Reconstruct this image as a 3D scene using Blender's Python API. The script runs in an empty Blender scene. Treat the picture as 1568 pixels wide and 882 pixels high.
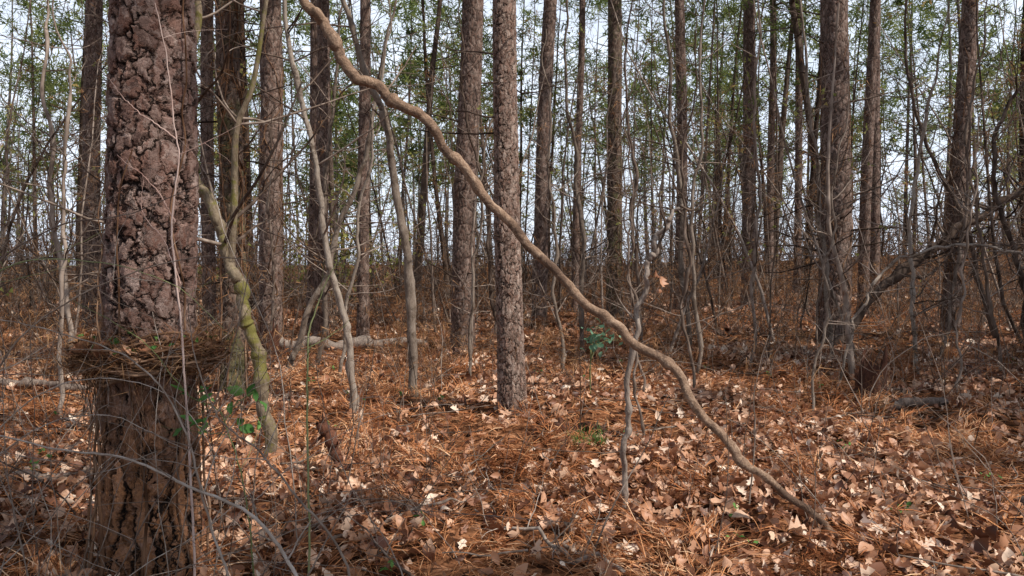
import bpy, math, numpy as np
from mathutils import Vector
rng = np.random.default_rng(11)
sc = bpy.context.scene
TAU = 2*math.pi

# ------------------------------------------------------------------ noise / terrain
_tab = np.random.default_rng(3).random((256,256))
def vn(x, y):
    x = np.asarray(x, float); y = np.asarray(y, float)
    xi = np.floor(x).astype(int); yi = np.floor(y).astype(int)
    fx = x-xi; fy = y-yi
    fx = fx*fx*(3-2*fx); fy = fy*fy*(3-2*fy)
    a = _tab[xi & 255, yi & 255]; b = _tab[(xi+1) & 255, yi & 255]
    c = _tab[xi & 255, (yi+1) & 255]; d = _tab[(xi+1) & 255, (yi+1) & 255]
    return (a*(1-fx)+b*fx)*(1-fy)+(c*(1-fx)+d*fx)*fy - 0.5
def ground(x, y):
    x = np.asarray(x, float); y = np.asarray(y, float)
    s = np.clip((y-8)/22, 0, 1.6)
    z = 0.045*np.clip(x-2, 0, 30)*s*np.clip(1.6-y/100,0,1)
    z = z + 0.004*np.clip(y-25, 0, 30)
    z = z + 0.16*vn(x/3.1+9, y/3.1)*np.clip((y-5)/5, 0.3, 1.5)
    z = z + 1.2*vn(x/19+3, y/19+8)*np.clip((y-26)/20, 0, 1)
    z = z + 0.11*vn(x/0.9, y/0.9+40) + 0.08*vn(x/0.36+70, y/0.36) + 0.04*vn(x/0.13, y/0.13+11)
    return z

# ------------------------------------------------------------------ mesh buffers
class Buf:
    def __init__(s): s.V=[]; s.F={3:[],4:[]}; s.M={3:[],4:[]}; s.R=[]; s.n=0
    def add(s, V, F, rnd, mat=0):
        V = np.asarray(V,float).reshape(-1,3)
        if not isinstance(F, (list,tuple)): F=[F]
        for f in F:
            f = np.asarray(f)
            if f.ndim==3: f=f.reshape(-1,f.shape[-1])
            if len(f)==0: continue
            w = f.shape[1]; s.F[w].append(f+s.n); s.M[w].append(np.full(len(f), mat))
        s.V.append(V); s.R.append(np.broadcast_to(np.asarray(rnd,float).ravel(), (len(V),)) if np.size(rnd)==1 else np.asarray(rnd,float).ravel())
        s.n += len(V)
    def build(s, name, mats, smooth=True, parent=None):
        V = np.concatenate(s.V); R = np.concatenate(s.R)
        loops=[]; starts=[]; mi=[]; tot=0
        for w in (4,3):
            if s.F[w]:
                f=np.concatenate(s.F[w]); loops.append(f.ravel()); starts.append(tot+np.arange(len(f))*w)
                tot+=f.size; mi.append(np.concatenate(s.M[w]))
        loops=np.concatenate(loops); starts=np.concatenate(starts); mi=np.concatenate(mi)
        me=bpy.data.meshes.new(name)
        me.vertices.add(len(V)); me.loops.add(len(loops)); me.polygons.add(len(starts))
        me.vertices.foreach_set('co', V.astype(np.float32).ravel())
        me.loops.foreach_set('vertex_index', loops.astype(np.int32))
        me.polygons.foreach_set('loop_start', starts.astype(np.int32))
        for m in mats: me.materials.append(m)
        me.polygons.foreach_set('material_index', mi.astype(np.int32))
        if smooth: me.polygons.foreach_set('use_smooth', np.ones(len(starts),bool))
        a=me.attributes.new('rnd','FLOAT','POINT'); a.data.foreach_set('value', R.astype(np.float32))
        me.update(calc_edges=True)
        ob=bpy.data.objects.new(name, me); sc.collection.objects.link(ob)
        if parent: ob.parent=parent
        return ob

def norm(v): return v/np.maximum(np.linalg.norm(v,axis=-1,keepdims=True),1e-9)

def tubes(P, R, sides):
    P=np.asarray(P,float); R=np.asarray(R,float)
    if P.ndim==2: P=P[None]; R=R[None]
    M,N,_=P.shape
    T=np.gradient(P,axis=1); T=norm(T)
    D=norm(P[:,-1]-P[:,0])
    ref=np.zeros((M,3)); ref[np.arange(M),np.argmin(np.abs(D),axis=1)]=1
    ref=np.broadcast_to(ref[:,None],T.shape)
    A=norm(np.cross(T,ref)); B=np.cross(T,A)
    th=np.arange(sides)/sides*TAU
    if R.ndim==2: R=R[...,None]
    V=P[:,:,None]+ (A[:,:,None]*np.cos(th)[None,None,:,None]+B[:,:,None]*np.sin(th)[None,None,:,None])*R[...,None]
    i=np.arange(N-1)[:,None]*sides; j=np.arange(sides)[None]; j2=(j+1)%sides
    f=np.stack([i+j,i+j2,i+sides+j2,i+sides+j],-1).reshape(-1,4)
    F=(f[None]+np.arange(M)[:,None,None]*(N*sides)).reshape(-1,4)
    return V.reshape(-1,3),F
def add_tubes(buf,P,R,sides,mat=0,rnd=None):
    P=np.asarray(P,float)
    if P.ndim==2: P=P[None]; R=np.asarray(R)[None]
    V,F=tubes(P,R,sides)
    if rnd is None: rnd=rng.random(len(P))
    rnd=np.broadcast_to(rnd,(len(P),))
    buf.add(V,F,np.repeat(rnd,P.shape[1]*sides),mat)

def spline(pts, n):
    pts=np.asarray(pts,float)
    p=np.vstack([2*pts[0]-pts[1],pts,2*pts[-1]-pts[-2]])
    L=len(pts)-1; t=np.linspace(0,L-1e-6,n); i=t.astype(int); f=(t-i)[:,None]
    a,b,c,d=p[i],p[i+1],p[i+2],p[i+3]
    return 0.5*((2*b)+(-a+c)*f+(2*a-5*b+4*c-d)*f**2+(-a+3*b-3*c+d)*f**3)

def walks(start,dr,length,N,wig=0.2,up=0.0,drift=None):
    M=len(start); P=np.zeros((M,N,3)); P[:,0]=start; d=norm(dr.copy()); st=(length/(N-1))[:,None]
    for k in range(1,N):
        d=d+rng.normal(0,wig,(M,3))+np.array([0,0,up])
        if drift is not None: d=d+drift
        d=norm(d); P[:,k]=P[:,k-1]+d*st
    return P
def taper(r0,N,end=0.25): return r0[:,None]*np.linspace(1,end,N)[None]
def sprout(P,R,n,tmin=0.2,tmax=1.0,lr=(0.3,0.6),rr=0.5,spread=0.9,N=5,wig=0.2,up=0.03):
    M,K,_=P.shape
    idx=np.repeat(np.arange(M),n); t=rng.uniform(tmin,tmax,len(idx))*(K-1.001); i=t.astype(int); f=(t-i)[:,None]
    st=P[idx,i]*(1-f)+P[idx,i+1]*f; tan=norm(P[idx,i+1]-P[idx,i])
    rad=R[idx,i]*(1-f[:,0])+R[idx,i+1]*f[:,0]
    L=np.linalg.norm(np.diff(P,axis=1),axis=2).sum(1)[idx]
    q=rng.normal(size=(len(idx),3)); q=norm(q-tan*(q*tan).sum(1,keepdims=True))
    dr=norm(tan*(1.05-spread)+q*spread)
    le=L*rng.uniform(*lr,len(idx))*(1.15-0.6*t/(K-1))
    P2=walks(st,dr,le,N,wig,up)
    return P2, taper(rad*rr,N,0.3)

def needles(buf,C,n,L,w,mat,up=0.2):
    """bursts of thin needle blades around centres C"""
    M=len(C); c=np.repeat(C,n,0); d=norm(rng.normal(size=(M*n,3))+np.array([0,0,up]))
    ln=(L*rng.uniform(.6,1.15,M*n))[:,None]; s=norm(np.cross(d,rng.normal(size=(M*n,3))))*w/2
    st=c+rng.normal(0,L*0.22,(M*n,3))
    V=np.stack([st-s,st+s,st+d*ln],1).reshape(-1,3)
    F=np.arange(M*n*3).reshape(-1,3)
    r=np.repeat(np.clip(np.repeat(rng.random(M),n)+rng.normal(0,.1,M*n),0,1),3)
    buf.add(V,F,r,mat)

def leaves(buf,C,size,mat,tilt=0.5,curl=0.25,lobed=None,rnd=None):
    """folded, curled leaf blades. C (M,3); size (M,)"""
    M=len(C); K=6
    u=np.linspace(0,1,K+1)
    base=0.34*np.sin(np.pi*np.clip(u,0,1)**0.85)[None]*rng.uniform(.5,1.15,(M,1))
    lob=1+0.42*np.where(np.arange(K+1)%2==0,-1,1)[None]*( (rng.random((M,1))<0.55) if lobed is None else lobed)
    wid=base*lob; wid[:,0]=0.02; wid[:,-1]=0.0
    cr=curl*rng.normal(0,1,(M,1)); bend=curl*rng.normal(0.3,1,(M,1))
    zc=bend*(u[None]-.5)**2*1.6
    mid=np.stack([np.broadcast_to(u[None],(M,K+1))-0.5,np.zeros((M,K+1)),zc],-1)
    le=mid.copy(); ri=mid.copy()
    le[...,1]+=wid; ri[...,1]-=wid
    le[...,2]+=np.abs(wid)*(cr+0.35)+rng.normal(0,.03,wid.shape); ri[...,2]+=np.abs(wid)*(cr*0.6+0.3)+rng.normal(0,.03,wid.shape)
    A=np.stack([mid,le,ri],2).reshape(M,-1,3)*size[:,None,None]
    yaw=rng.uniform(0,TAU,M); ax=rng.normal(0,tilt,M); ay=rng.normal(0,tilt,M)
    def rot(A,a,i,j):
        c=np.cos(a)[:,None];s=np.sin(a)[:,None]; x=A[...,i].copy();y=A[...,j].copy()
        A[...,i]=c*x-s*y;A[...,j]=s*x+c*y
    rot(A,ax,1,2);rot(A,ay,0,2);rot(A,yaw,0,1)
    V=(A+C[:,None]).reshape(-1,3)
    f=[]
    for k in range(K):
        a=3*k; b=3*(k+1)
        f.append([a,b,b+1,a+1]); f.append([a,a+2,b+2,b])
    f=np.array(f); nv=3*(K+1)
    F=(f[None]+np.arange(M)[:,None,None]*nv).reshape(-1,4)
    r=rng.random(M) if rnd is None else rnd
    buf.add(V,F,np.repeat(r,nv),mat)

# ------------------------------------------------------------------ materials
def newmat(name):
    m=bpy.data.materials.new(name); m.use_nodes=True
    nt=m.node_tree; nt.nodes.clear(); return m,nt
def N(nt,t,**k):
    n=nt.nodes.new(t)
    for a,b in k.items(): setattr(n,a,b)
    return n
def ramp(nt,fac,stops,interp='LINEAR'):
    r=N(nt,'ShaderNodeValToRGB'); e=r.color_ramp; e.interpolation=interp
    while len(e.elements)<len(stops): e.elements.new(0.5)
    for el,(p,c) in zip(e.elements,stops):
        el.position=p; el.color=(c,c,c,1) if not isinstance(c,tuple) else (*c,1)
    nt.links.new(fac,r.inputs[0]); return r.outputs[0]
def math_(nt,op,a,b=None,c=None,clamp=False):
    m=N(nt,'ShaderNodeMath',operation=op); m.use_clamp=clamp
    for i,v in enumerate((a,b,c)):
        if v is None: continue
        if isinstance(v,(int,float)): m.inputs[i].default_value=v
        else: nt.links.new(v,m.inputs[i])
    return m.outputs[0]
def mixc(nt,f,a,b,mode='MIX'):
    m=N(nt,'ShaderNodeMix',data_type='RGBA',blend_type=mode)
    for s,v in ((m.inputs[0],f),(m.inputs[6],a),(m.inputs[7],b)):
        if isinstance(v,(int,float)): s.default_value=v
        elif isinstance(v,tuple): s.default_value=(*v,1)
        else: nt.links.new(v,s)
    return m.outputs[2]
def noise(nt,vec,scale,detail=4,rough=.55):
    n=N(nt,'ShaderNodeTexNoise'); n.inputs['Scale'].default_value=scale; n.inputs['Detail'].default_value=detail
    n.inputs['Roughness'].default_value=rough; nt.links.new(vec,n.inputs['Vector']); return n

def bark_mat(name, sx, sz, disp, cols, fiss, low=None, moss=0.0, lite=False, red=.35):
    m,nt=newmat(name); L=nt.links
    tc=N(nt,'ShaderNodeTexCoord'); obj=tc.outputs['Object']
    def warp(vec,src,sc_,amt):
        wn=noise(nt,src,sc_,1 if lite else 3)
        sub=N(nt,'ShaderNodeVectorMath',operation='SUBTRACT'); L.new(wn.outputs['Color'],sub.inputs[0]); sub.inputs[1].default_value=(.5,.5,.5)
        scl=N(nt,'ShaderNodeVectorMath',operation='SCALE'); L.new(sub.outputs[0],scl.inputs[0]); scl.inputs['Scale'].default_value=amt
        ad=N(nt,'ShaderNodeVectorMath',operation='ADD'); L.new(vec,ad.inputs[0]); L.new(scl.outputs[0],ad.inputs[1]); return ad.outputs[0]
    w2=warp(obj,obj,sx*.45,1.6/sx)
    if not lite: w2=warp(w2,obj,sx*2.2,.85/sx)
    def mapp(scale,loc=(0,0,0)):
        mp=N(nt,'ShaderNodeMapping'); mp.inputs['Scale'].default_value=scale; mp.inputs['Location'].default_value=loc; L.new(w2,mp.inputs[0]); return mp.outputs[0]
    def vor(vec,feat):
        v=N(nt,'ShaderNodeTexVoronoi',feature=feat); v.inputs['Scale'].default_value=1; L.new(vec,v.inputs['Vector']); return v
    mA=mapp((sx,sx,sz)); mB=mapp((sx*2.4,sx*2.4,sz*2.6),(3.3,1.7,5.1))
    ve=vor(mA,'DISTANCE_TO_EDGE'); vc=vor(mA,'F1'); vb=vor(mB,'F1')
    fine=noise(nt,mA,5.0,3 if lite else 6,.7)
    mod=fine if lite else noise(nt,obj,sx*.8,3,.6)
    de=math_(nt,'MULTIPLY_ADD',mod.outputs[0],.32,math_(nt,'SUBTRACT',ve.outputs['Distance'],.13))
    de=math_(nt,'MULTIPLY_ADD',fine.outputs[0],.18,math_(nt,'SUBTRACT',de,.10))
    if low:
        sp=N(nt,'ShaderNodeSeparateXYZ'); L.new(obj,sp.inputs[0])
        zf=math_(nt,'MULTIPLY_ADD',sp.outputs[2],-1.1,1.55,clamp=True)
        mV=mapp((sx*.95,sx*.95,sz*.25),(4,2,0)); vv=vor(mV,'DISTANCE_TO_EDGE')
        dv_=math_(nt,'ADD',math_(nt,'MULTIPLY_ADD',fine.outputs[0],.16,-.09),vv.outputs['Distance'])
        mm=N(nt,'ShaderNodeMix',data_type='FLOAT'); L.new(zf,mm.inputs[0]); L.new(de,mm.inputs[2]); L.new(dv_,mm.inputs[3]); de=mm.outputs[0]
    plate=ramp(nt,de,[(0.0,0.0),(0.05,0.35),(0.11,0.8),(0.28,1.0)])
    s1=N(nt,'ShaderNodeSeparateColor'); L.new(vc.outputs['Color'],s1.inputs[0])
    s2=N(nt,'ShaderNodeSeparateColor'); L.new(vb.outputs['Color'],s2.inputs[0])
    if lite: s3=s1
    else:
        vcc=vor(mapp((sx*5,sx*5,sz*5.5),(1.3,7.7,2.1)),'F1'); s3=N(nt,'ShaderNodeSeparateColor'); L.new(vcc.outputs['Color'],s3.inputs[0])
    h=math_(nt,'MULTIPLY',s1.outputs[0],0.18)
    h=math_(nt,'MULTIPLY_ADD',s2.outputs[0],0.22,h)
    h=math_(nt,'MULTIPLY_ADD',s3.outputs[0],0.08,h)
    h=math_(nt,'MULTIPLY_ADD',fine.outputs[0],0.32,h)
    h=math_(nt,'ADD',h,0.44)
    h=math_(nt,'MULTIPLY',h,plate)
    cv=math_(nt,'MULTIPLY_ADD',s1.outputs[1],0.25,math_(nt,'MULTIPLY_ADD',s2.outputs[1],0.30,math_(nt,'MULTIPLY_ADD',s3.outputs[1],.2,math_(nt,'MULTIPLY',fine.outputs[0],0.35))))
    col=ramp(nt,cv,[(0.22,cols[0]),(0.5,cols[1]),(0.82,cols[2])])
    rd=ramp(nt,s2.outputs[2],[(0.5,0.0),(0.75,red)])
    col=mixc(nt,rd,col,(cols[1][0]*1.2,cols[1][1]*.82,cols[1][2]*.66))
    if low:
        f=math_(nt,'MULTIPLY',zf,math_(nt,'MULTIPLY_ADD',s3.outputs[0],.5,.5,clamp=True))
        col=mixc(nt,f,col,low)
    if moss>0:
        mn=noise(nt,obj,2.2,3,.7)
        mf=ramp(nt,mn.outputs[0],[(0.48,0.0),(0.62,moss)])
        col=mixc(nt,mf,col,(0.11,0.12,0.035))
    col=mixc(nt,ramp(nt,plate,[(0.1,1.0),(0.65,0.0)]),col,fiss)
    b=N(nt,'ShaderNodeBsdfPrincipled'); b.inputs['Roughness'].default_value=.85; b.inputs['Specular IOR Level'].default_value=.2
    L.new(col,b.inputs['Base Color'])
    o=N(nt,'ShaderNodeOutputMaterial'); L.new(b.outputs[0],o.inputs[0])
    dn=N(nt,'ShaderNodeDisplacement'); dn.inputs['Scale'].default_value=disp; dn.inputs['Midlevel'].default_value=0.6
    L.new(h,dn.inputs['Height']); L.new(dn.outputs[0],o.inputs['Displacement']); m.displacement_method='DISPLACEMENT' if lite else 'BOTH'
    return m

def stem_mat(name,cols,patch=None,scale=14,bump=.004,streak=.35,lite=False):
    m,nt=newmat(name); L=nt.links
    tc=N(nt,'ShaderNodeTexCoord'); mp=N(nt,'ShaderNodeMapping'); mp.inputs['Scale'].default_value=(1,1,streak); L.new(tc.outputs['Object'],mp.inputs[0])
    at=N(nt,'ShaderNodeAttribute',attribute_name='rnd')
    n1=noise(nt,mp.outputs[0],scale,1 if lite else 6,.7)
    if lite:
        f=math_(nt,'MULTIPLY_ADD',at.outputs['Fac'],0.6,math_(nt,'MULTIPLY_ADD',n1.outputs[0],1.1,-.35),clamp=True)
    else:
        n3=noise(nt,mp.outputs[0],scale*5,3,.6)
        f=math_(nt,'MULTIPLY_ADD',at.outputs['Fac'],0.45,math_(nt,'MULTIPLY_ADD',n1.outputs[0],1.0,math_(nt,'MULTIPLY_ADD',n3.outputs[0],.6,-.55)),clamp=True)
    col=ramp(nt,f,[(0.1,cols[0]),(0.5,cols[1]),(0.9,cols[2])])
    if patch:
        n2=noise(nt,tc.outputs['Object'],3.5,5,.75)
        col=mixc(nt,ramp(nt,n2.outputs[0],[(patch[1],0.0),(patch[1]+.07,0.9)]),col,patch[0])
    o=N(nt,'ShaderNodeOutputMaterial')
    if lite:
        b=N(nt,'ShaderNodeBsdfDiffuse'); L.new(col,b.inputs[0]); L.new(b.outputs[0],o.inputs[0]); return m
    b=N(nt,'ShaderNodeBsdfPrincipled'); b.inputs['Roughness'].default_value=.85; b.inputs['Specular IOR Level'].default_value=.25
    L.new(col,b.inputs['Base Color'])
    hh=math_(nt,'MULTIPLY_ADD',n3.outputs[0],.4,n1.outputs[0])
    bp=N(nt,'ShaderNodeBump'); bp.inputs['Distance'].default_value=bump; L.new(hh,bp.inputs['Height']); L.new(bp.outputs[0],b.inputs['Normal'])
    L.new(b.outputs[0],o.inputs[0]); return m

def leaf_mat(name,stops,trans=0.3,rough=.7,spec=.25,gloss=False):
    m,nt=newmat(name); L=nt.links
    at=N(nt,'ShaderNodeAttribute',attribute_name='rnd')
    col=ramp(nt,at.outputs['Fac'],stops)
    if gloss:
        b=N(nt,'ShaderNodeBsdfPrincipled'); b.inputs['Roughness'].default_value=rough; b.inputs['Specular IOR Level'].default_value=spec
    else: b=N(nt,'ShaderNodeBsdfDiffuse')
    t=N(nt,'ShaderNodeBsdfTranslucent'); L.new(col,b.inputs[0]); L.new(col,t.inputs[0])
    mx=N(nt,'ShaderNodeMixShader'); mx.inputs[0].default_value=trans; L.new(b.outputs[0],mx.inputs[1]); L.new(t.outputs[0],mx.inputs[2])
    o=N(nt,'ShaderNodeOutputMaterial'); L.new(mx.outputs[0],o.inputs[0]); return m

pc=((.055,.035,.028),(.135,.092,.073),(.27,.20,.165))
M_big=bark_mat('pine_bark_plates',11.5,7,.036,((.075,.042,.034),(.19,.12,.097),(.38,.28,.24)),(.014,.008,.006),low=(.33,.155,.07))
M_pine=bark_mat('pine_bark',22,9,.022,((.09,.056,.044),(.23,.16,.127),(.45,.35,.29)),(.016,.010,.008))
M_pinef=bark_mat('pine_bark_distant',17,6.5,.022,pc,(.012,.008,.006),lite=True)
M_pinem=bark_mat('pine_bark_mossy',16,6.5,.024,((.045,.03,.023),(.11,.075,.057),(.21,.155,.12)),(.012,.008,.006),moss=.55,lite=True)
M_far=stem_mat('distant_bark',((.025,.017,.013),(.08,.056,.043),(.18,.135,.108)),scale=9,lite=True)
M_farhaze=stem_mat('far_hazed_bark',((.06,.047,.04),(.13,.105,.088),(.22,.185,.16)),scale=9,lite=True)  # lighter and greyer: aerial haze put into the bark colour
M_twig=stem_mat('grey_twig_bark',((.045,.031,.024),(.15,.11,.086),(.35,.28,.23)),scale=14,lite=True)
M_gray=stem_mat('smooth_grey_bark',((.08,.058,.045),(.20,.155,.12),(.38,.32,.265)),patch=((.08,.055,.038),.52),scale=18,bump=.008)
M_pale=stem_mat('pale_mossy_bark',((.11,.078,.05),(.28,.22,.15),(.60,.51,.40)),patch=((.15,.135,.03),.50),scale=16,bump=.012)
M_limb=stem_mat('bare_limb_wood',((.06,.034,.022),(.25,.16,.105),(.58,.42,.30)),patch=((.10,.06,.04),.52),scale=16,bump=.014,streak=1)
M_dark=stem_mat('rotten_wood',((.025,.012,.008),(.09,.035,.02),(.2,.08,.045)),scale=16,bump=.02)
M_log=stem_mat('weathered_log',((.06,.045,.036),(.17,.125,.10),(.36,.30,.25)),scale=12,bump=.015)
M_vine=stem_mat('brown_vine',((.07,.035,.02),(.18,.10,.06),(.34,.215,.14)),scale=20,lite=True)
M_pgt=stem_mat('pale_twig',((.14,.10,.08),(.28,.22,.175),(.48,.41,.35)),scale=20,lite=True)
M_rosy=stem_mat('rosy_twig',((.30,.17,.14),(.45,.30,.25),(.6,.46,.40)),scale=20,lite=True)
M_greenstem=stem_mat('green_briar_stem',((.09,.11,.04),(.17,.19,.08),(.27,.28,.14)),scale=20,lite=True)
M_litter=leaf_mat('dead_leaf',[(0,(.08,.028,.015)),(.25,(.27,.115,.06)),(.5,(.51,.26,.145)),(.78,(.75,.49,.33)),(1,(.88,.71,.56))],trans=.15,rough=.5,spec=.4,gloss=True)
M_straw=leaf_mat('pine_straw',[(0,(.08,.03,.015)),(.4,(.36,.135,.057)),(.75,(.63,.29,.13)),(1,(.82,.53,.32))],trans=.12)
M_hang=leaf_mat('hanging_dead_needles',[(0,(.09,.04,.02)),(.5,(.27,.13,.062)),(1,(.52,.30,.15))],trans=.3)
M_needle=leaf_mat('pine_needles',[(0,(.05,.075,.022)),(.5,(.13,.17,.05)),(1,(.30,.33,.11))],trans=.5)
M_bud=leaf_mat('spring_leaves',[(0,(.17,.18,.05)),(.5,(.32,.33,.10)),(.8,(.44,.42,.15)),(1,(.40,.24,.10))],trans=.5)
M_green=leaf_mat('green_leaf',[(0,(.05,.14,.03)),(.5,(.11,.26,.06)),(1,(.20,.38,.10))],trans=.35,gloss=True)
M_teal=leaf_mat('bluish_green_leaf',[(0,(.06,.14,.08)),(.5,(.12,.24,.15)),(1,(.22,.36,.24))],trans=.35,gloss=True)

# forest floor material
m,nt=newmat('forest_floor'); L=nt.links
tc=N(nt,'ShaderNodeTexCoord'); o_=tc.outputs['Object']
n1=noise(nt,o_,3.0,4,.7); n2=noise(nt,o_,30,3,.7)
v=N(nt,'ShaderNodeTexVoronoi',feature='F1'); v.inputs['Scale'].default_value=14; L.new(o_,v.inputs['Vector'])
sv=N(nt,'ShaderNodeSeparateColor'); L.new(v.outputs['Color'],sv.inputs[0])
f=math_(nt,'MULTIPLY_ADD',sv.outputs[0],.55,math_(nt,'MULTIPLY_ADD',n2.outputs[0],.6,math_(nt,'MULTIPLY_ADD',n1.outputs[0],.5,-.46)),clamp=True)
col=ramp(nt,f,[(0.1,(.022,.011,.007)),(.4,(.12,.05,.024)),(.7,(.38,.18,.09)),(.95,(.64,.41,.27))])
b=N(nt,'ShaderNodeBsdfDiffuse'); L.new(col,b.inputs[0])
o=N(nt,'ShaderNodeOutputMaterial'); L.new(b.outputs[0],o.inputs[0]); M_floor=m

# ------------------------------------------------------------------ ground sheet
t=np.linspace(-1,1,520); gx=np.sinh(t*4.6)/np.sinh(4.6)*260
ty=np.linspace(-1,1,620); gy=6+np.sinh(ty*4.4)/np.sinh(4.4)*260
X,Y=np.meshgrid(gx,gy,indexing='ij'); Z=ground(X,Y)
V=np.stack([X,Y,Z],-1).reshape(-1,3); n0,n1_=X.shape
i=np.arange(n0-1)[:,None]*n1_+np.arange(n1_-1)[None]
F=np.stack([i,i+n1_,i+n1_+1,i+1],-1).reshape(-1,4)
g=Buf(); g.add(V,F,0.5); g.build('forest_ground',[M_floor])

# ------------------------------------------------------------------ leaf litter and pine straw
def scatter(n,y0,y1,pw=1.0,k=.82,pad=1.2):
    y=y0+(y1-y0)*rng.random(n)**pw; x=rng.uniform(-1,1,n)*(k*y+pad); return x,y
def lay(x,y,h): return np.stack([x,y,ground(x,y)+h],-1)
lb=Buf()
for n,y0,y1,s0,s1 in ((20000,1.5,7,.03,.12),(28000,6,14,.045,.14),(14000,13,32,.09,.2)):
    x,y=scatter(n,y0,y1,.7)
    keep=rng.random(n)<np.clip(.60+2.0*vn(x/1.3+5,y/1.3),.14,1); x=x[keep];y=y[keep]
    leaves(lb,lay(x,y,rng.uniform(.004,.08,len(x))),rng.uniform(s0,s1,len(x)),0,tilt=.7,curl=.45,rnd=np.clip(rng.normal(.46,.29,len(x)),0,1))
lb.build('leaf_litter',[M_litter],smooth=False)
def straw(buf,x,y,h,L,w,mat,zdir=.18):
    n=len(x); C=lay(x,y,h)
    fl=vn(x/0.6+30,y/0.6)*9+rng.normal(0,.8,n)
    tone=vn(x/.8+12,y/.8)*.5
    for k in range(3):
        a=fl+rng.normal(0,.22,n); el=rng.normal(zdir,.25,n)
        d=np.stack([np.cos(a)*np.cos(el),np.sin(a)*np.cos(el),np.sin(el)],-1); ln=(L*rng.uniform(.6,1.1,n))[:,None]
        m_=C+d*ln*.5; e=C+d*ln+np.stack([np.zeros(n),np.zeros(n),-np.abs(rng.normal(.02,.02,n))],-1)*L/.18
        s=np.stack([-np.sin(a),np.cos(a),rng.normal(0,.5,n)],-1)*(w/2)
        V=np.stack([C-s,C+s,m_-s,m_+s,e],1).reshape(-1,3); b=np.arange(n)[:,None,None]*5
        buf.add(V,[b+np.array([[[0,1,3,2]]]),b+np.array([[[2,3,4]]])],np.repeat(np.clip(rng.normal(.5,.27,n)+tone,0,1),5),mat)
sb=Buf()
for n,y0,y1,LL,w in ((26000,1.5,7,.17,.0032),(23000,6,14,.19,.0055),(12000,13,32,.26,.011)):
    x,y=scatter(n,y0,y1,.7)
    keep=rng.random(n)<np.clip(.6-1.6*vn(x/1.3+5,y/1.3),.12,1); x=x[keep];y=y[keep]
    straw(sb,x,y,rng.uniform(.0,.06,len(x)),LL,w,0)
x,y=scatter(440,3,22,.8); cx=np.repeat(x,34);cy=np.repeat(y,34)
straw(sb,cx+rng.normal(0,.09,len(cx)),cy+rng.normal(0,.09,len(cx)),rng.uniform(0,.15,len(cx)),.2,.005,0,zdir=.4)
sb.build('pine_straw_litter',[M_straw],smooth=False)

# ------------------------------------------------------------------ pine trees
def pine(name,path,rad,H,mat,sides,rings,zfine,crown=True,stubs=10,flare=.25,crown_from=.55,drape=0):
    p=np.array(path,float); p[0,2]=ground(p[0,0],p[0,1])-.12
    d=p[-1]-p[-2]; d=d/d[2]; d[:2]*=.35
    mid=p[-1]+d*(H-p[-1,2])*.5; mid[:2]+=rng.normal(0,.12,2); top=p[-1]+d*(H-p[-1,2]); top[:2]+=rng.normal(0,.2,2)
    ctrl=np.vstack([p,mid,top])
    C=spline(ctrl,4000); zi=np.concatenate([np.linspace(C[0,2],zfine,rings),np.linspace(zfine,C[-1,2],60)[1:]])
    P=np.stack([np.interp(zi,C[:,2],C[:,0]),np.interp(zi,C[:,2],C[:,1]),zi],-1)
    hh=zi-zi[0]
    R=rad[0]+(rad[1]-rad[0])*np.clip(hh/zfine,0,1); R=np.where(zi>zfine,rad[1]*(1-.82*(zi-zfine)/(H-zfine)),R)
    R=R*(1+flare*np.exp(-hh/.28))
    th=np.arange(sides)/sides*TAU
    lump=1+.05*vn(np.cos(th)[None]*1.3+hh[:,None]*1.3+p[0,0]*3,np.sin(th)[None]*1.3+hh[:,None]*.8+50)*2
    lump=lump*(1+.10*np.exp(-hh/.25)[:,None]*np.sin(th*5+p[0,0]*7)[None])
    V,F=tubes(P[None],(R[:,None]*lump)[None],sides)
    bf=Buf(); bf.add(V,F,rng.random(),0)
    C6=spline(ctrl,30); Rr=np.interp(C6[:,2],zi,R)
    if stubs:
        Ps,Rs=sprout(C6[None],Rr[None],stubs,.12,.6,(.03,.09),.09,.97,5,.18,.0)
        add_tubes(bf,Ps,Rs,4,1)
        P2,R2=sprout(Ps,Rs,3,.3,1,(.3,.6),.6,.8,4,.25); add_tubes(bf,P2,R2,3,1)
    if drape:
        z=rng.uniform(.5,5,drape); a=rng.uniform(0,TAU,drape); r_=rad[0]*1.1
        c=np.stack([np.interp(z,C[:,2],C[:,0])+r_*np.cos(a),np.interp(z,C[:,2],C[:,1])+r_*np.sin(a),z],-1)
        needles(bf,c,8,.16,.008,3,up=-.9)
        for k in range(5):
            zz=np.linspace(0,6,80); a=rng.uniform(0,TAU)+zz*rng.normal(0,.5)+vn(zz*2,zz*0+k*7)*1.5; rr_=np.interp(zz,zi,R)+.012
            q=np.stack([np.interp(zz,C[:,2],C[:,0])+rr_*np.cos(a),np.interp(zz,C[:,2],C[:,1])+rr_*np.sin(a),zz],-1)
            add_tubes(bf,q,np.linspace(.013,.006,80),6,4)
    if crown:
        Pb,Rb=sprout(C6[None],Rr[None],32,crown_from,1,(.10,.17),.35,.93,6,.14,.05)
        add_tubes(bf,Pb,Rb,4,1)
        Pt,Rt=sprout(Pb,Rb,4,.3,1,(.3,.55),.6,.75,4,.2,.05); add_tubes(bf,Pt,Rt,3,1)
        tp=np.concatenate([Pb[:,-1],Pt[:,-1],Pt[:,-2]]); tp=tp[rng.random(len(tp))<.75]
        needles(bf,tp,14,.34,.05,2)
    return bf.build(name,[mat,M_far,M_needle,M_hang,M_vine])

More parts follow.
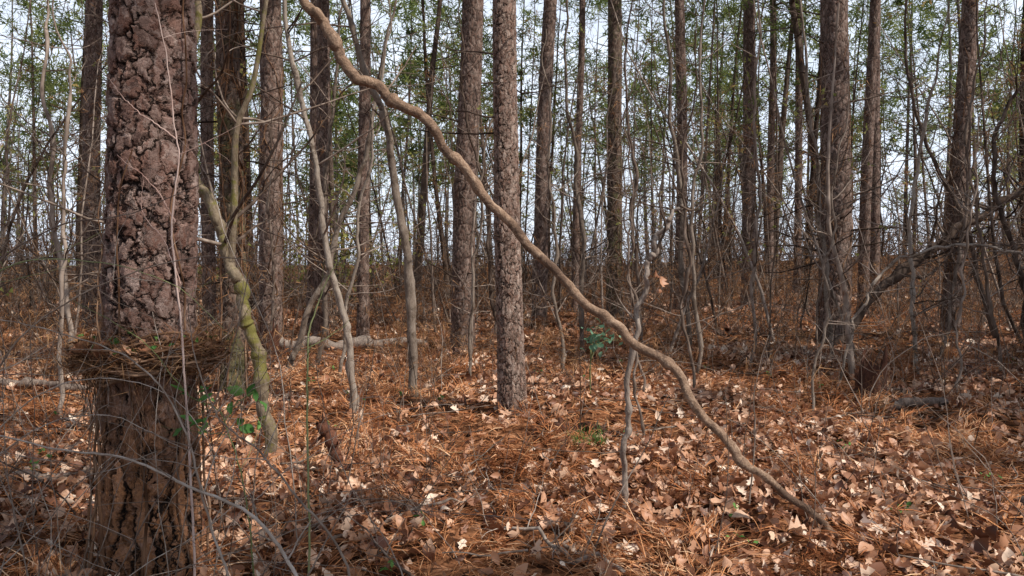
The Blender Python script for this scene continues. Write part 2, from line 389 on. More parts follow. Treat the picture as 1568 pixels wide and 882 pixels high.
pine('pine_tree',[(-1.84,4.02,0),(-1.84,4.03,1.27),(-1.80,4.05,2.92)],(.232,.188),17,M_big,260,800,3.4,flare=.16,stubs=0)
pine('pine_tree',[(0.01,8.3,0),(-.054,8.3,2.28),(-.08,8.32,4.3)],(.145,.115),14,M_pine,110,620,4.8,flare=.22,stubs=6)
pine('pine_tree',[(-.935,15,0),(-.885,15,2.83),(-.73,15,6.5)],(.225,.19),18,M_pinef,90,460,7,flare=.18)
pine('pine_tree',[(6.32,15.6,.2),(6.33,15.6,3),(6.28,15.7,6.7)],(.31,.25),19,M_pinef,110,460,7,flare=.15,stubs=22,drape=60)
pine('pine_tree',[(-3.45,9.8,0),(-3.43,9.8,2.5),(-3.47,9.8,4.8)],(.155,.135),16,M_pinem,80,360,5,flare=.15,stubs=16,drape=180)
pine('pine_tree',[(-4.56,15,0),(-4.52,15,3),(-4.5,15,6.5)],(.22,.19),18,M_pinef,70,360,7,flare=.15,drape=40)
pine('pine_tree',[(-10.3,19.5,0),(-10.25,19.5,4),(-10.1,19.5,8)],(.21,.18),18,M_pinef,50,260,8.5)
pine('pine_tree',[(-6.85,18,0),(-6.85,18,4),(-6.8,18,8)],(.15,.13),17,M_pinef,40,240,8)
pine('pine_tree',[(-3.92,16.3,0),(-3.88,16.3,3),(-3.83,16.3,7)],(.14,.12),17,M_pinef,40,240,8)
pine('pine_tree',[(-4.4,17.4,0),(-4.3,17.4,3),(-4.25,17.4,7)],(.12,.10),15,M_pinef,40,240,8)
pine('pine_tree',[(-2.93,15.6,0),(-2.9,15.6,3),(-2.84,15.6,7)],(.12,.095),16,M_pinef,40,240,8)
pine('pine_tree',[(.66,19.5,0),(.77,19.5,4.8),(.93,19.5,8)],(.18,.155),19,M_pinef,50,260,8.5,stubs=14)
pine('pine_tree',[(2.84,22,0),(2.82,22,4),(2.81,22,8)],(.22,.18),20,M_pinem,50,260,9,stubs=30,drape=80)
pine('pine_tree',[(1.9,24,0),(1.95,24,4),(2.1,24,9)],(.11,.09),18,M_pinef,30,200,9)
pine('pine_tree',[(8.0,27,.5),(8.0,27,5),(7.95,27,10)],(.22,.19),21,M_pinef,50,260,10.5)
pine('pine_tree',[(9.7,30,.5),(9.7,30,5),(9.75,30,10)],(.14,.12),19,M_pinef,30,200,10)
pine('pine_tree',[(10.75,30,.5),(10.75,30,5),(10.7,30,10)],(.14,.12),19,M_pinef,30,200,10)
pine('pine_tree',[(5.04,24,.2),(5.1,24,5),(5.0,24,9)],(.17,.14),19,M_pinef,40,200,10,stubs=20)
pine('pine_tree',[(9.7,22,.4),(9.75,22,4),(9.9,22,8)],(.15,.13),18,M_pinef,40,200,9,stubs=20)
pine('pine_tree',[(11.4,25,.4),(11.35,25,4),(11.3,25,9)],(.15,.13),19,M_pinef,40,200,9)
pine('pine_tree',[(8.83,16,.3),(8.92,16,2.9),(9.1,16,6.8)],(.175,.145),17,M_pinef,60,300,7,stubs=26,drape=40)

# ------------------------------------------------------------------ hero stems
def stem(name,pts,radii,n,sides,mat,wob=.006,nb=0,blen=(.12,.3),tmin=.35,twmat=None,sub=3,up=.05,extra=None,start_ground=True,spread=.8,rr=.4,follow=False):
    pts=np.array(pts,float)
    if follow: pts[:,2]=ground(pts[:,0],pts[:,1])+pts[:,2]
    elif start_ground: pts[0,2]=ground(pts[0,0],pts[0,1])-.05
    P=spline(pts,n); tt=np.linspace(0,1,n); R=np.interp(tt,np.linspace(0,1,len(radii)),radii)
    P=P+np.stack([vn(tt*len(pts)*2.3+k*17+pts[0,0]*9,tt*0+k*5)*wob*4+vn(tt*len(pts)*7+k*11,tt*0+k*3)*wob*1.2 for k in range(3)],-1)
    th=np.arange(sides)/sides*TAU
    lum=1+.22*vn(np.cos(th)[None]*1.2+tt[:,None]*40+10,np.sin(th)[None]*1.2+tt[:,None]*25+pts[0,1])
    lum=lum*(1+.4*(np.maximum(0,vn(tt*len(pts)*4.5+pts[0,0]*13,tt*0+3)-.2)*4))[:,None]
    V,F=tubes(P[None],(R[:,None]*lum)[None],sides); bf=Buf(); bf.add(V,F,rng.random(),0)
    if nb:
        q=P[::max(1,n//24)]; rq=R[::max(1,n//24)]
        Pb,Rb=sprout(q[None],rq[None],nb,tmin,1,blen,rr,spread,9,.13,up); add_tubes(bf,Pb,Rb,5,1)
        if sub:
            Pc,Rc=sprout(Pb,Rb,sub,.2,1,(.25,.55),.6,.7,6,.17,up); add_tubes(bf,Pc,Rc,4,1)
            Pd,Rd=sprout(Pc,Rc,2,.2,1,(.3,.6),.65,.65,5,.2,up); add_tubes(bf,Pd,Rd,3,1)
    if extra: extra(bf,P,R)
    return bf.build(name,[mat,twmat or M_twig,M_bud,M_litter,M_green,M_hang])

stem('leaning_limb',[(1.92,4.34,0),(1.61,4.5,.235),(1.34,4.6,.45),(1.14,4.7,.676),(.987,4.8,.93),(.707,4.9,1.138),(.471,4.95,1.336),(.189,5,1.62),(-.098,5,1.928),(-.344,5,2.235),(-.549,5,2.48),(-.754,5,2.625),(-1.0,5,2.79),(-1.164,5,3.076),(-1.308,5,3.24),(-1.6,5.1,3.7),(-1.8,5.2,4.6),(-1.9,5.3,6)],
     [.018,.024,.027,.029,.029,.030,.033,.032,.026,.018],520,18,M_limb,wob=.009,nb=0)
stem('grey_sapling',[(-1.17,9.3,0),(-1.19,9.3,1.37),(-1.31,9.3,2.13),(-1.44,9.3,3.12),(-1.63,9.3,3.66),(-1.97,9.3,4.65),(-2.4,9.5,6.3),(-2.5,9.6,8)],[.054,.05,.043,.034,.025,.012],240,12,M_gray,wob=.012,nb=14,tmin=.45)
stem('grey_sapling',[(-1.64,8.13,0),(-1.66,8.13,.8),(-1.83,8.13,1.4),(-1.96,8.13,2.27),(-2.09,8.13,3.07),(-2.29,8.13,4.07),(-2.5,8.2,6),(-2.5,8.3,7.5)],[.036,.034,.03,.026,.02,.01],240,12,M_gray,wob=.012,nb=12,tmin=.3)
def fork(bf,P,R):
    q=spline([(-2.33,6.6,1.6),(-2.30,6.62,2.1),(-2.27,6.6,2.68),(-2.13,6.6,3.06),(-2.01,6.6,3.76),(-1.8,6.8,5.5),(-1.75,6.9,7.5)],120)
    add_tubes(bf,q,np.linspace(.034,.010,120),10,0)
    q2=q[::6][None]; Pb,Rb=sprout(q2,np.linspace(.04,.012,20)[None],9,.3,1,(.15,.3),.4,.75,8,.13,.05); add_tubes(bf,Pb,Rb,5,1)
    Pc,Rc=sprout(Pb,Rb,3,.2,1,(.3,.5),.6,.7,5,.17,.05); add_tubes(bf,Pc,Rc,3,1)
stem('mossy_sapling',[(-2.01,6.6,0),(-2.08,6.6,.5),(-2.16,6.6,1.0),(-2.25,6.6,1.33),(-2.35,6.6,1.65),(-2.48,6.6,2.03),(-2.62,6.6,2.36),(-2.66,6.6,2.9),(-2.6,6.6,3.7),(-2.7,6.7,5.2),(-2.6,6.8,7)],[.055,.05,.048,.045,.038,.028,.010],260,14,M_pale,wob=.014,nb=10,tmin=.4,extra=fork)
def leafy_tip(bf,P,R):
    leaves(bf,np.array([[.93,5.1,1.52],[.95,5.08,1.46],[.90,5.12,1.5],[.94,5.1,1.41]]),np.array([.08,.09,.07,.08]),3,tilt=1.2,rnd=np.array([.3,.45,.2,.35]))
    for pts in ([(1.08,5.14,1.96),(1.16,5.14,1.93),(1.24,5.15,1.98),(1.3,5.2,1.96)],[(.93,5.14,1.68),(.98,5.1,1.82),(.94,5.1,2.0),(.98,5.1,2.3),(.9,5.1,2.6)],[(.81,5.14,1.2),(.70,5.2,1.35),(.62,5.2,1.55)]):
        add_tubes(bf,spline(pts,30),np.linspace(.009,.002,30),6,1)
stem('twisted_sapling',[(.72,5.14,0),(.735,5.14,.4),(.75,5.14,.76),(.804,5.14,1.18),(.88,5.14,1.5),(.91,5.14,1.64),(.95,5.14,1.77),(1.02,5.14,1.86),(1.08,5.14,1.96)],[.02,.018,.018,.016,.018,.014,.008],160,10,M_log,wob=.010,nb=0,extra=leafy_tip)
stem('grey_sapling',[(4.5,10.5,0),(4.44,10.5,.74),(4.37,10.5,1.34),(4.18,10.5,2.03),(4.15,10.5,3.1),(4.3,10.6,5)],[.045,.036,.03,.022,.010],160,10,M_twig,nb=16,tmin=.35)
stem('leaning_trunk',[(6.1,15,.2),(7.2,15,1.35),(8.56,15,2.34),(9.64,15,3.0),(11.0,15.2,3.9),(12.5,15.4,5.2)],[.085,.08,.07,.06,.045],160,12,M_far,wob=.035,nb=30,tmin=.2,up=.1,twmat=M_far)
stem('arching_branch',[(4.1,10,.1),(4.3,10,.8),(4.48,10,1.2),(4.8,10,1.56),(5.3,10,1.76),(5.87,10,1.83),(6.43,10,1.64),(6.9,10,1.35),(7.3,10.1,1.1)],[.016,.018,.016,.009],160,8,M_gray,wob=.02,nb=18,tmin=.25,up=.06)
stem('leaning_trunk',[(7.9,12,.1),(7.6,12,1.6),(7.2,12,3.0),(7.6,12,4.2),(8.4,12,5.6)],[.04,.036,.028,.016],120,10,M_twig,wob=.03,nb=24,tmin=.2,up=.06)
stem('leaning_trunk',[(8.6,14,.1),(7.9,14,2.4),(7.0,14,4.4),(6.8,14,6.5)],[.045,.035,.028,.016],120,10,M_twig,wob=.03,nb=22,tmin=.2,up=.06)
stem('leaning_trunk',[(-3.4,12,.1),(-2.7,12,1.8),(-2.1,12,3.6),(-1.7,12,5.5)],[.05,.042,.032,.016],120,10,M_gray,wob=.03,nb=16,tmin=.3,up=.06)
rs=np.random.default_rng(5)
for (x,y,h,r) in [(-5.4,11,7,.04),(-3.0,12.5,7,.034),(-2.4,11.2,6,.024),(-.2,12.8,6,.024),(.75,11.5,5,.024),(1.25,14,7,.035),(2.05,12.5,6,.028),(2.5,10.8,6.5,.024),(3.0,13.5,7.5,.04),(3.6,12,7,.024),(5.1,12.5,7,.032),(5.6,11,5,.028),(6.9,12.8,6,.028),(-7.2,13,7,.04),(1.5,9.2,3.5,.014),(1.1,6.9,2.6,.011),(-.55,10.5,5,.018),(-4.7,8.3,4.5,.022),(-5.2,7.2,4,.018),(3.1,8.2,3.6,.014),(2.2,9.5,4.5,.018),(6.3,10.2,5,.02),(5.2,9.2,3.6,.014),(7.3,10.6,5,.024)]:
    a=rs.uniform(0,TAU); l=rs.uniform(.02,.13)*h; b2=rs.uniform(0,TAU)
    stem('understory_sapling',[(x,y,0),(x+l*.35*math.cos(a)+.1*math.cos(b2),y+.1,h*.33),(x+l*.7*math.cos(a),y+.1,h*.66),(x+l*math.cos(a),y+l*math.sin(a),h)],[r*1.1,r,r*.7,r*.3],70,8,M_gray if rs.random()<.4 else M_twig,wob=.03,nb=int(12+h*1.5),blen=(.15,.33),tmin=.15,sub=4)

# ------------------------------------------------------------------ vine nest, climbing vines and briars on the near pine
nb_=Buf(); cx,cy,cz=-1.84,4.02,1.13
def arc(rad,z0,n=26,span=None,wz=.03):
    a0=rng.uniform(0,TAU); sp=rng.uniform(1.2,4.5) if span is None else span
    a=a0+np.linspace(0,sp,n); r=rad*(1+.12*np.sin(a*3+rng.uniform(0,6))+rng.normal(0,.02,n))
    return np.stack([cx+r*np.cos(a),cy+r*np.sin(a),z0+wz*np.sin(a*2+rng.uniform(0,6))+np.cumsum(rng.normal(0,.005,n))],-1)
for k in range(120):
    rad=rng.uniform(.22,.35); add_tubes(nb_,arc(rad,cz+rng.normal(0,.024)-.10*(rad-.22)),np.full(26,rng.uniform(.002,.006)),5,0)
for k in range(10):
    add_tubes(nb_,arc(rng.uniform(.22,.31),cz+rng.normal(.0,.03),wz=.06),np.full(26,rng.uniform(.006,.010)),6,0)
a=rng.uniform(0,TAU,560); r=rng.uniform(.2,.36,560)
c=np.stack([cx+r*np.cos(a),cy+r*np.sin(a),cz+rng.normal(.015,.024,560)],-1); needles(nb_,c,4,.15,.004,1,up=-.1)
leaves(nb_,c[:150]+[0,0,.02],rng.uniform(.05,.11,150),2,tilt=.8,rnd=rng.uniform(.15,.7,150))
leaves(nb_,c[200:230]+[0,0,.06],rng.uniform(.03,.05,30),3,tilt=.7,lobed=0)
n=90; a=rng.uniform(0,TAU,n); r=rng.uniform(.245,.31,n); st=np.stack([cx+r*np.cos(a),cy+r*np.sin(a),cz-rng.uniform(0,.12,n)],-1)
P=walks(st,np.stack([rng.normal(0,.15,n),rng.normal(0,.15,n),-np.ones(n)],-1),rng.uniform(.12,.55,n),6,.16,-.25)
add_tubes(nb_,P,taper(rng.uniform(.0012,.0035,n),6,.4),3,0)
for k in range(7):
    zz=np.linspace(-.05,rng.uniform(1.1,2.2) if k<5 else 4,110); a=rng.uniform(-3.1,.0)+zz*rng.normal(0,.25)+vn(zz*2.2,zz*0+k*7.3)*.8
    rr_=.262-.02*zz+.05*np.exp(-zz/.3)+vn(zz*6,zz*0+k)*.03
    add_tubes(nb_,np.stack([cx+rr_*np.cos(a)+.013*zz,cy+rr_*np.sin(a),zz],-1),np.linspace(rng.uniform(.006,.012),.003,110),6,0)
nb_.build('vine_nest',[M_vine,M_hang,M_litter,M_green])

def curve_plant(name,lines,mat,leafpts=None,leafmat=None,leafsize=.05,twigs=6,rr=.55):
    bf=Buf()
    for pts,r0 in lines:
        q=spline(pts,70); q[1:]+=np.cumsum(rng.normal(0,.0016,(69,3)),0); R=np.linspace(r0,r0*.3,70); add_tubes(bf,q,R,7,0)
        if twigs:
            Pb,Rb=sprout(q[::5][None],R[::5][None],twigs,.25,1,(.10,.25),rr,.7,6,.12,.04); add_tubes(bf,Pb,Rb,4,0)
            Pc,Rc=sprout(Pb,Rb,2,.3,1,(.3,.5),.7,.7,5,.14,.04); add_tubes(bf,Pc,Rc,3,0)
    if leafpts is not None: leaves(bf,leafpts,rng.uniform(.7,1.2,len(leafpts))*leafsize,1,tilt=.7,lobed=0)
    return bf.build(name,[mat,leafmat or M_green])
curve_plant('bare_shrub',[([(-.5,2.5,-.05),(-.62,2.55,.35),(-.71,2.6,.577),(-.82,2.6,.748),(-1.03,2.6,.854),(-1.24,2.6,.95),(-1.46,2.6,.98),(-1.8,2.6,1.05)],.008),
  ([(-.45,2.55,-.05),(-.54,2.6,.577),(-.71,2.6,.83),(-.82,2.6,.98),(-.96,2.62,1.09),(-1.06,2.65,1.3),(-1.1,2.7,1.5)],.005),
  ([(-.75,2.5,-.05),(-.9,2.55,.5),(-1.02,2.6,.8),(-1.1,2.6,1.1),(-1.25,2.6,1.3),(-1.5,2.65,1.38),(-1.9,2.7,1.45)],.005),
  ([(-.2,2.7,-.05),(-.3,2.7,.3),(-.42,2.75,.55),(-.62,2.8,.9),(-.7,2.8,1.25)],.0035)],M_pgt,twigs=9)
curve_plant('bare_shrub',[([(-2.2,3.0,-.05),(-2.1,3.0,.7),(-1.9,3.0,1.25),(-1.6,3.05,1.5),(-1.25,3.1,1.62),(-.95,3.1,1.6)],.005),
  ([(-2.3,3.1,-.05),(-2.35,3.1,.9),(-2.1,3.1,1.5),(-1.8,3.1,1.75),(-1.5,3.1,1.8),(-1.2,3.2,1.95)],.005),
  ([(-2.4,3.2,-.05),(-2.3,3.2,.6),(-2.0,3.2,1.0),(-1.7,3.2,1.15),(-1.4,3.3,1.05),(-1.2,3.3,.8)],.004),
  ([(-2.6,3.3,-.05),(-2.6,3.3,1.2),(-2.4,3.3,2.0),(-2.3,3.3,2.6)],.005),
  ([(-2.3,2.9,-.05),(-2.15,2.9,.6),(-1.8,2.9,.95),(-1.5,2.9,1.02),(-1.2,2.9,.9)],.004)],M_pgt,twigs=14)
curve_plant('rosy_shrub',[([(-1.45,3.6,-.05),(-1.47,3.6,.7),(-1.49,3.6,1.25),(-1.53,3.6,1.72),(-1.50,3.6,2.04),(-1.52,3.6,2.22),(-1.54,3.6,2.48),(-1.59,3.6,2.75)],.006),
  ([(-1.52,3.6,1.78),(-1.62,3.6,1.94),(-1.78,3.6,2.09)],.004),([(-1.51,3.6,2.15),(-1.6,3.6,2.24),(-1.72,3.6,2.34),(-1.83,3.6,2.48)],.004),([(-1.5,3.6,1.5),(-1.58,3.6,1.72),(-1.66,3.6,1.85),(-1.67,3.6,2.0)],.003)],M_rosy,twigs=3)
gl=np.column_stack([rng.uniform(-1.56,-1.17,20),rng.uniform(3.6,3.75,20),rng.uniform(.80,1.02,20)])
curve_plant('green_briar',[([(-.95,3.5,-.05),(-.91,3.5,.22),(-.907,3.5,1.03),(-.887,3.5,1.31),(-.84,3.5,1.46),(-.78,3.5,1.6)],.006),
  ([(-1.2,3.7,-.05),(-1.25,3.7,.5),(-1.35,3.7,.85),(-1.5,3.68,.95),(-1.7,3.66,1.2),(-2.0,3.6,1.4)],.004),([(-1.35,3.7,.85),(-1.25,3.7,.95),(-1.17,3.7,1.0)],.003),
  ([(-2.6,3.4,-.05),(-2.5,3.4,1.0),(-2.2,3.4,1.55),(-1.8,3.5,1.6),(-1.5,3.55,1.5),(-1.3,3.6,1.3)],.004)],M_greenstem,leafpts=gl,leafsize=.075,twigs=4)
bt=Buf()
def tangle(n,x0,x1,y0,y1,h,r,mat,dr):
    st=np.column_stack([rng.uniform(x0,x1,n),rng.uniform(y0,y1,n),np.zeros(n)]); st[:,2]=ground(st[:,0],st[:,1])-.02
    d=np.column_stack([rng.normal(dr,.35,n),rng.normal(0,.25,n),np.ones(n)])
    P=walks(st,d,rng.uniform(.5,1,n)*h,16,.12,-.075); R=taper(rng.uniform(.6,1.2,n)*r,16,.35); add_tubes(bt,P,R,4,mat)
    Pc,Rc=sprout(P,R,6,.25,1,(.1,.3),.6,.75,6,.15,.0); add_tubes(bt,Pc,Rc,3,mat)
tangle(40,-2.9,-1.1,2.7,4.6,2.6,.003,0,.25)
tangle(24,-2.9,-1.0,2.7,4.6,1.6,.003,1,.1)
tangle(50,-4.6,-2.4,4.6,8,2.4,.005,1,.1)
tangle(40,-1.6,.2,3.6,7,1.1,.003,1,-.1)
tangle(34,1.0,4.2,3.8,7,1.2,.0035,1,-.1)
tangle(70,2.8,7.5,8,12,2.4,.006,1,.0)
bt.build('briar_tangle',[M_pgt,M_twig])

# ------------------------------------------------------------------ stumps, logs, sticks, plants
def stump(name,x,y,r,h,lean=(0,0)):
    bf=Buf(); S=30; K=16; th=np.arange(S)/S*TAU
    jag=.65+.5*vn(th*2.2+x,th*0+y)+.25*rng.random(S); jag[rng.integers(0,S,5)]+=.35
    def shell(rr,b0):
        P=[]
        for k in range(K):
            t=k/(K-1); hh=-.05+t*(h*jag+.05)
            R=rr*(1+.5*np.exp(-t*5)*(1+.4*np.sin(th*4)))*(1-.25*t)*(1+.16*vn(th*3+20,th*0+t*3))
            P.append(np.stack([x+R*np.cos(th)+lean[0]*hh,y+R*np.sin(th)+lean[1]*hh,ground(x,y)+hh],-1))
        return np.array(P)
    A=shell(r,0); B=shell(r*.72,1)[::-1]; V=np.concatenate([A,B]).reshape(-1,3); T=2*K
    i=np.arange(T-1)[:,None]*S; j=np.arange(S)[None]; j2=(j+1)%S
    bf.add(V,np.stack([i+j,i+j2,i+S+j2,i+S+j],-1).reshape(-1,4),.4)
    st=np.column_stack([x+rng.normal(0,r*.5,14),y+rng.normal(0,r*.5,14),np.full(14,ground(x,y))])
    add_tubes(bf,walks(st,np.column_stack([rng.normal(0,.12,(14,2)),np.ones(14)]),rng.uniform(.5,1.1,14)*h,5,.06),taper(rng.uniform(.12,.22,14)*r,5,.15),6,0)
    return bf.build(name,[M_dark],smooth=False)
stump('rotten_stump',4.15,9.2,.17,.46,(.12,0)); stump('rotten_stump',-4.1,13.5,.16,.55)
stem('broken_snag',[(-1.32,6.1,0),(-1.36,6.1,.12),(-1.40,6.1,.22),(-1.44,6.12,.31),(-1.5,6.12,.36)],[.035,.035,.05,.045,.015],60,10,M_dark,wob=.012,nb=5,tmin=.3,blen=(.2,.4),twmat=M_dark,sub=0)
stem('fallen_log',[(-4.3,14.6,.10),(-3,14.9,.13),(-1.6,15.2,.12)],[.10,.09,.07],60,12,M_log,wob=.03,follow=True)
stem('fallen_log',[(.22,7.35,.07),(.6,7.3,.09),(1.0,7.15,.08)],[.045,.04,.03],60,10,M_dark,wob=.02,follow=True,nb=3)
stem('fallen_log',[(4.0,8.3,.07),(4.25,8.3,.08),(4.5,8.2,.07)],[.045,.05,.04],40,12,M_log,wob=.015,follow=True)
stem('fallen_log',[(-6.6,9.6,.07),(-5.9,9.8,.10),(-5.2,9.7,.09)],[.05,.045,.03],60,10,M_log,wob=.02,follow=True)
stem('fallen_log',[(-3.9,5.5,.03),(-3.2,5.65,.06),(-2.6,5.8,.04)],[.035,.03,.02],60,10,M_log,wob=.02,follow=True,nb=4)
stem('fallen_log',[(3.1,4.6,.02),(3.3,5.0,.07),(3.55,5.3,.05)],[.04,.05,.035],50,12,M_log,wob=.02,follow=True)
stem('fallen_branch',[(-.2,4.75,.04),(.05,4.45,.07),(.3,4.2,.06),(.55,4.0,.04)],[.006,.009,.012,.011],80,9,M_pgt,wob=.02,follow=True,nb=12,tmin=.1,blen=(.2,.5),twmat=M_pgt)
stem('fallen_branch',[(.45,4.9,.02),(.3,4.5,.07),(.38,4.1,.04)],[.005,.008,.009],60,8,M_twig,wob=.02,follow=True,nb=6,tmin=.1,blen=(.2,.5))
stem('fallen_branch',[(.2,6.2,.02),(-.3,5.2,.07),(-1.0,4.4,.04)],[.006,.008,.009],60,8,M_twig,wob=.02,follow=True,nb=8,tmin=.1,blen=(.15,.3))
fs=Buf(); x,y=scatter(620,2.2,18,.7); C=lay(x,y,rng.uniform(.02,.06,620)); a=rng.uniform(0,TAU,620)
P=walks(C,np.stack([np.cos(a),np.sin(a),np.zeros(620)],-1),rng.uniform(.2,1.1,620),8,.12)
P[...,2]=ground(P[...,0],P[...,1])*.6+P[...,2]*.4+.05
R=taper(rng.uniform(.003,.009,620),8,.4); add_tubes(fs,P,R,5,0); Pc,Rc=sprout(P,R,2,.2,.9,(.2,.5),.6,.6,5,.15); add_tubes(fs,Pc,Rc,4,0)
fs.build('fallen_twigs',[M_twig])
ds=Buf(); n=230; x,y=scatter(n,3.6,15,.8); st=lay(x,y,-.02*np.ones(n))
P=walks(st,np.column_stack([rng.normal(0,.25,(n,2)),np.ones(n)]),rng.uniform(.3,1.6,n),9,.10,.02); R=taper(rng.uniform(.002,.006,n),9,.35); add_tubes(ds,P,R,4,0)
Pc,Rc=sprout(P,R,6,.2,1,(.15,.4),.6,.7,6,.15,.04); add_tubes(ds,Pc,Rc,3,0)
c=Pc[:,2:].reshape(-1,3); needles(ds,c[rng.random(len(c))<.08],8,.15,.004,1,up=-1)
ds.build('dry_seedlings',[M_twig,M_hang])
gp=Buf()
for k in range(6):
    a=rng.uniform(0,TAU); q=spline([(.89,9.0,ground(.89,9.0)),(.89,9,.45),(.89+.12*math.cos(a),9+.12*math.sin(a),.68),(.89+.32*math.cos(a),9+.2*math.sin(a),.72+rng.uniform(-.06,.2))],20)
    add_tubes(gp,q,np.linspace(.006,.002,20),5,0); leaves(gp,q[12:]+rng.normal(0,.045,(8,3)),rng.uniform(.05,.11,8),1,tilt=.6,lobed=0)
gp.build('green_leafy_sapling',[M_greenstem,M_teal])
sp=Buf(); x,y=scatter(60,3.0,12,.8); cx_=np.repeat(x,7)+rng.normal(0,.035,420); cy_=np.repeat(y,7)+rng.normal(0,.035,420)
leaves(sp,lay(cx_,cy_,rng.uniform(.06,.13,420)),rng.uniform(.02,.05,420),0,tilt=.6,lobed=0)
c=lay(np.repeat([.62],12)+rng.normal(0,.08,12),np.repeat([6.6],12)+rng.normal(0,.07,12),np.full(12,.08)); needles(sp,c,12,.12,.006,0,up=1)
sp.build('green_sprouts',[M_green])
eg=Buf(); st=np.array([[-5.2,24,0.]]*16)+rng.normal(0,.3,(16,3))*[1,1,0]; P=walks(st,np.column_stack([rng.normal(0,.35,(16,2)),np.ones(16)]),rng.uniform(2.5,4.6,16),8,.1)
R=taper(np.full(16,.02),8); add_tubes(eg,P,R,4,0); Pc,Rc=sprout(P,R,8,.25,1,(.2,.4)); add_tubes(eg,Pc,Rc,3,0)
c=np.repeat(Pc[:,1:].reshape(-1,3),3,0); leaves(eg,c+rng.normal(0,.12,c.shape),rng.uniform(.08,.16,len(c)),1,tilt=.8,lobed=0)
eg.build('evergreen_shrub',[M_twig,M_bud])

# ------------------------------------------------------------------ forest mass
fb=Buf(); fo=Buf()
def place(n,y0,y1,k,pad,mind):
    out=[]
    while len(out)<n:
        y=rng.uniform(y0,y1); x=rng.uniform(-1,1)*(k*abs(y)+pad)
        if math.hypot(x,y)<mind: continue
        out.append((x,y))
    return np.array(out)
def mass_pines(xy,Hr,rr,ncl,nn,L,w,cf=.42,sides=7,mat=0,bl=(.10,.2)):
    n=len(xy); H=rng.uniform(*Hr,n); z=ground(xy[:,0],xy[:,1])-.1
    st=np.column_stack([xy,z]); P=walks(st,np.column_stack([rng.normal(0,.035,(n,2)),np.ones(n)]),H,14,.018,.04)
    R=taper(rr[0]+(rr[1]-rr[0])*rng.random(n)**1.6,14,.2); add_tubes(fb,P,R,sides,mat)
    Pb,Rb=sprout(P,R,ncl,cf,1,bl,.3,.93,5,.15,.04); add_tubes(fb,Pb,Rb,3,mat)
    Ps,Rs=sprout(P,R,8,.08,.5,(.04,.14),.15,.95,5,.25,0); add_tubes(fb,Ps,Rs,3,mat)
    Pt,Rt=sprout(Pb,Rb,2,.3,1,(.3,.6),.6,.7,4,.2,.05); add_tubes(fb,Pt,Rt,3,mat)
    tp=np.concatenate([Pb[:,-1],Pb[:,-2],Pt[:,-1]]); needles(fo,tp,nn,L,w,0)
mass_pines(place(62,24,45,.8,4,24),(13,19),(.04,.17),24,10,.40,.045,cf=.44)
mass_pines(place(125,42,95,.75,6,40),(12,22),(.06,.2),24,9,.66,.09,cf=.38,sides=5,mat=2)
shade_pines=np.array([p for p in place(300,-22,26,0,26,3.0) if (abs(p[0])>.85*max(p[1],0)+3.2 or p[1]<-2.5)])  # unseen pines beside and behind the camera, added to shade the floor
mass_pines(shade_pines[:105],(13,18),(.08,.19),20,14,.42,.10,cf=.58,bl=(.10,.17))
def mass_saps(xy,Hr,rr,mat,nb=16,bud=0,dead=0,ls=.06):
    n=len(xy); H=rng.uniform(*Hr,n); z=ground(xy[:,0],xy[:,1])-.05
    P=walks(np.column_stack([xy,z]),np.column_stack([rng.normal(0,.18,(n,2)),np.ones(n)]),H,9,.10,.05)
    R=taper(rng.uniform(*rr,n),9,.25); add_tubes(fb,P,R,5,mat)
    Pb,Rb=sprout(P,R,nb,.15,1,(.15,.38),.45,.85,6,.18,.03); add_tubes(fb,Pb,Rb,3,mat)
    Pc,Rc=sprout(Pb,Rb,4,.15,1,(.25,.55),.6,.75,5,.2,.03); add_tubes(fb,Pc,Rc,3,mat)
    if bud:
        c=Pc[:,1:].reshape(-1,3); c=c[rng.random(len(c))<bud*np.clip((c[:,2]-1)/5,.15,1.3)]; c=np.repeat(c,3,0)+rng.normal(0,.12,(len(c)*3,3))
        needles(fo,c,2,ls*1.4,ls,1)
    if dead:
        c=Pb[:,1:].reshape(-1,3); c=c[rng.random(len(c))<dead]; needles(fo,c,8,.2,.012,2,up=-.8)
mass_saps(place(95,13,24,.8,3,13),(3,9),(.012,.038),1,14,bud=.02,dead=.28)
mass_saps(place(160,22,42,.8,3,22),(4,12),(.018,.055),0,12,bud=.05,dead=.25,ls=.09)
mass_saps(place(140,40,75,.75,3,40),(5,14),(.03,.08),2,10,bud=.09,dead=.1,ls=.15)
def brush(n,y0,y1,h,r,dead,mat=1,nl=.18,nw=.010):
    xy=place(n,y0,y1,.82,2,y0); k=6
    st=np.column_stack([np.repeat(xy,k,0)+rng.normal(0,.12,(n*k,2)),np.zeros(n*k)]); st[:,2]=ground(st[:,0],st[:,1])-.05
    P=walks(st,np.column_stack([rng.normal(0,.5,(n*k,2)),np.ones(n*k)]),rng.uniform(.4,1,n*k)*h,7,.16,.0); R=taper(rng.uniform(.5,1,n*k)*r,7,.3)
    add_tubes(fb,P,R,3,mat); Pc,Rc=sprout(P,R,4,.2,1,(.25,.6),.6,.75,5,.2,.02); add_tubes(fb,Pc,Rc,3,mat)
    c=np.concatenate([P[:,2:].reshape(-1,3),Pc[:,2:].reshape(-1,3)]); c=c[rng.random(len(c))<dead]; needles(fo,c,8,nl,nw,2,up=-.9)
brush(120,9,17,1.0,.006,.14); brush(380,16,32,2.2,.011,.14); brush(330,30,50,3.8,.02,.14,0,.22,.014)
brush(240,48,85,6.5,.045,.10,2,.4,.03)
fb.build('forest_trees',[M_far,M_twig,M_farhaze])
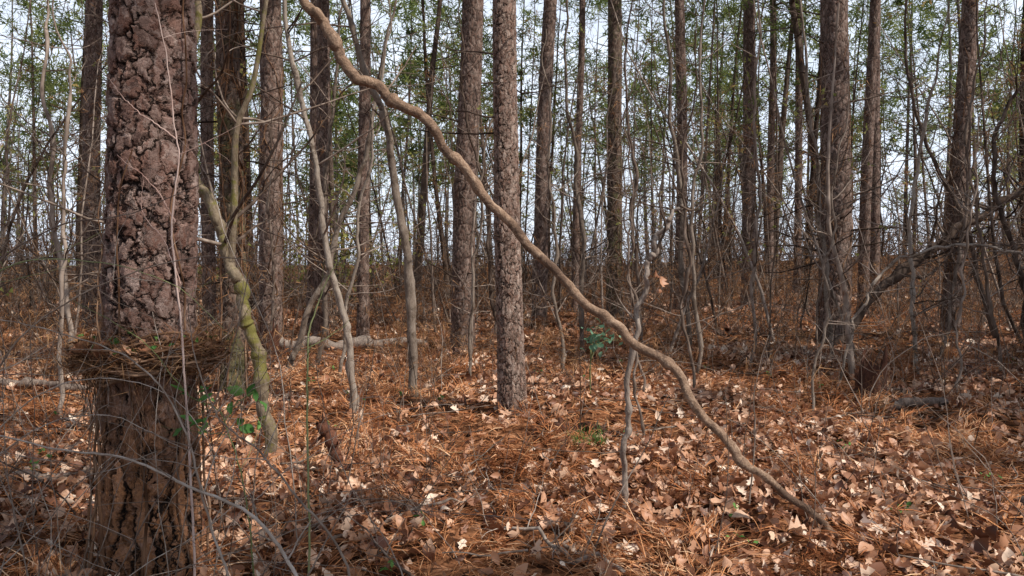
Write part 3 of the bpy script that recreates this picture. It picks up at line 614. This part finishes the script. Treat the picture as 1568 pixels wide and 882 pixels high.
fo.build('forest_foliage',[M_needle,M_bud,M_hang],smooth=False)

# ------------------------------------------------------------------ camera, light, world
cam=bpy.data.cameras.new('camera'); co=bpy.data.objects.new('camera',cam); sc.collection.objects.link(co)
cam.sensor_width=36; cam.lens=28; cam.clip_end=900; cam.clip_start=.05
co.location=(0,0,1.6); co.rotation_euler=(math.radians(90-1.9),0,0); sc.camera=co
el=math.radians(50); az=math.atan2(.85,-.5)
sun=bpy.data.lights.new('sun','SUN'); sun.energy=5; sun.angle=math.radians(.5); sun.color=(1,.94,.86)
so=bpy.data.objects.new('sun',sun); sc.collection.objects.link(so)
dv=Vector((math.sin(az)*math.cos(el),math.cos(az)*math.cos(el),math.sin(el)))
so.rotation_euler=dv.to_track_quat('Z','Y').to_euler(); so.location=(10,-10,20)
w=bpy.data.worlds.new('World'); sc.world=w; w.use_nodes=True; nt=w.node_tree; nt.nodes.clear(); L=nt.links
sky=N(nt,'ShaderNodeTexSky',sky_type='NISHITA'); sky.sun_disc=False; sky.sun_elevation=el; sky.sun_rotation=az
tc=N(nt,'ShaderNodeTexCoord'); sp_=N(nt,'ShaderNodeSeparateXYZ'); L.new(tc.outputs['Generated'],sp_.inputs[0])
mp=N(nt,'ShaderNodeMapping'); mp.inputs['Scale'].default_value=(1,1,2.2); L.new(tc.outputs['Generated'],mp.inputs[0])
cn=noise(nt,mp.outputs[0],3.0,4,.6)
hz=ramp(nt,sp_.outputs[2],[(.0,1.0),(.42,.95),(.62,.12)])     # bright hazy lower sky, clear zenith
cl=ramp(nt,cn.outputs[0],[(.38,.74),(.58,1.0)])
cf=math_(nt,'MULTIPLY',hz,cl)
col=mixc(nt,cf,sky.outputs[0],(9.2,10.1,11.6))
bg=N(nt,'ShaderNodeBackground'); bg.inputs[1].default_value=.12; L.new(col,bg.inputs[0])
o=N(nt,'ShaderNodeOutputWorld'); L.new(bg.outputs[0],o.inputs[0])
sc.view_settings.view_transform='Standard'; sc.view_settings.look='None'; sc.view_settings.exposure=0
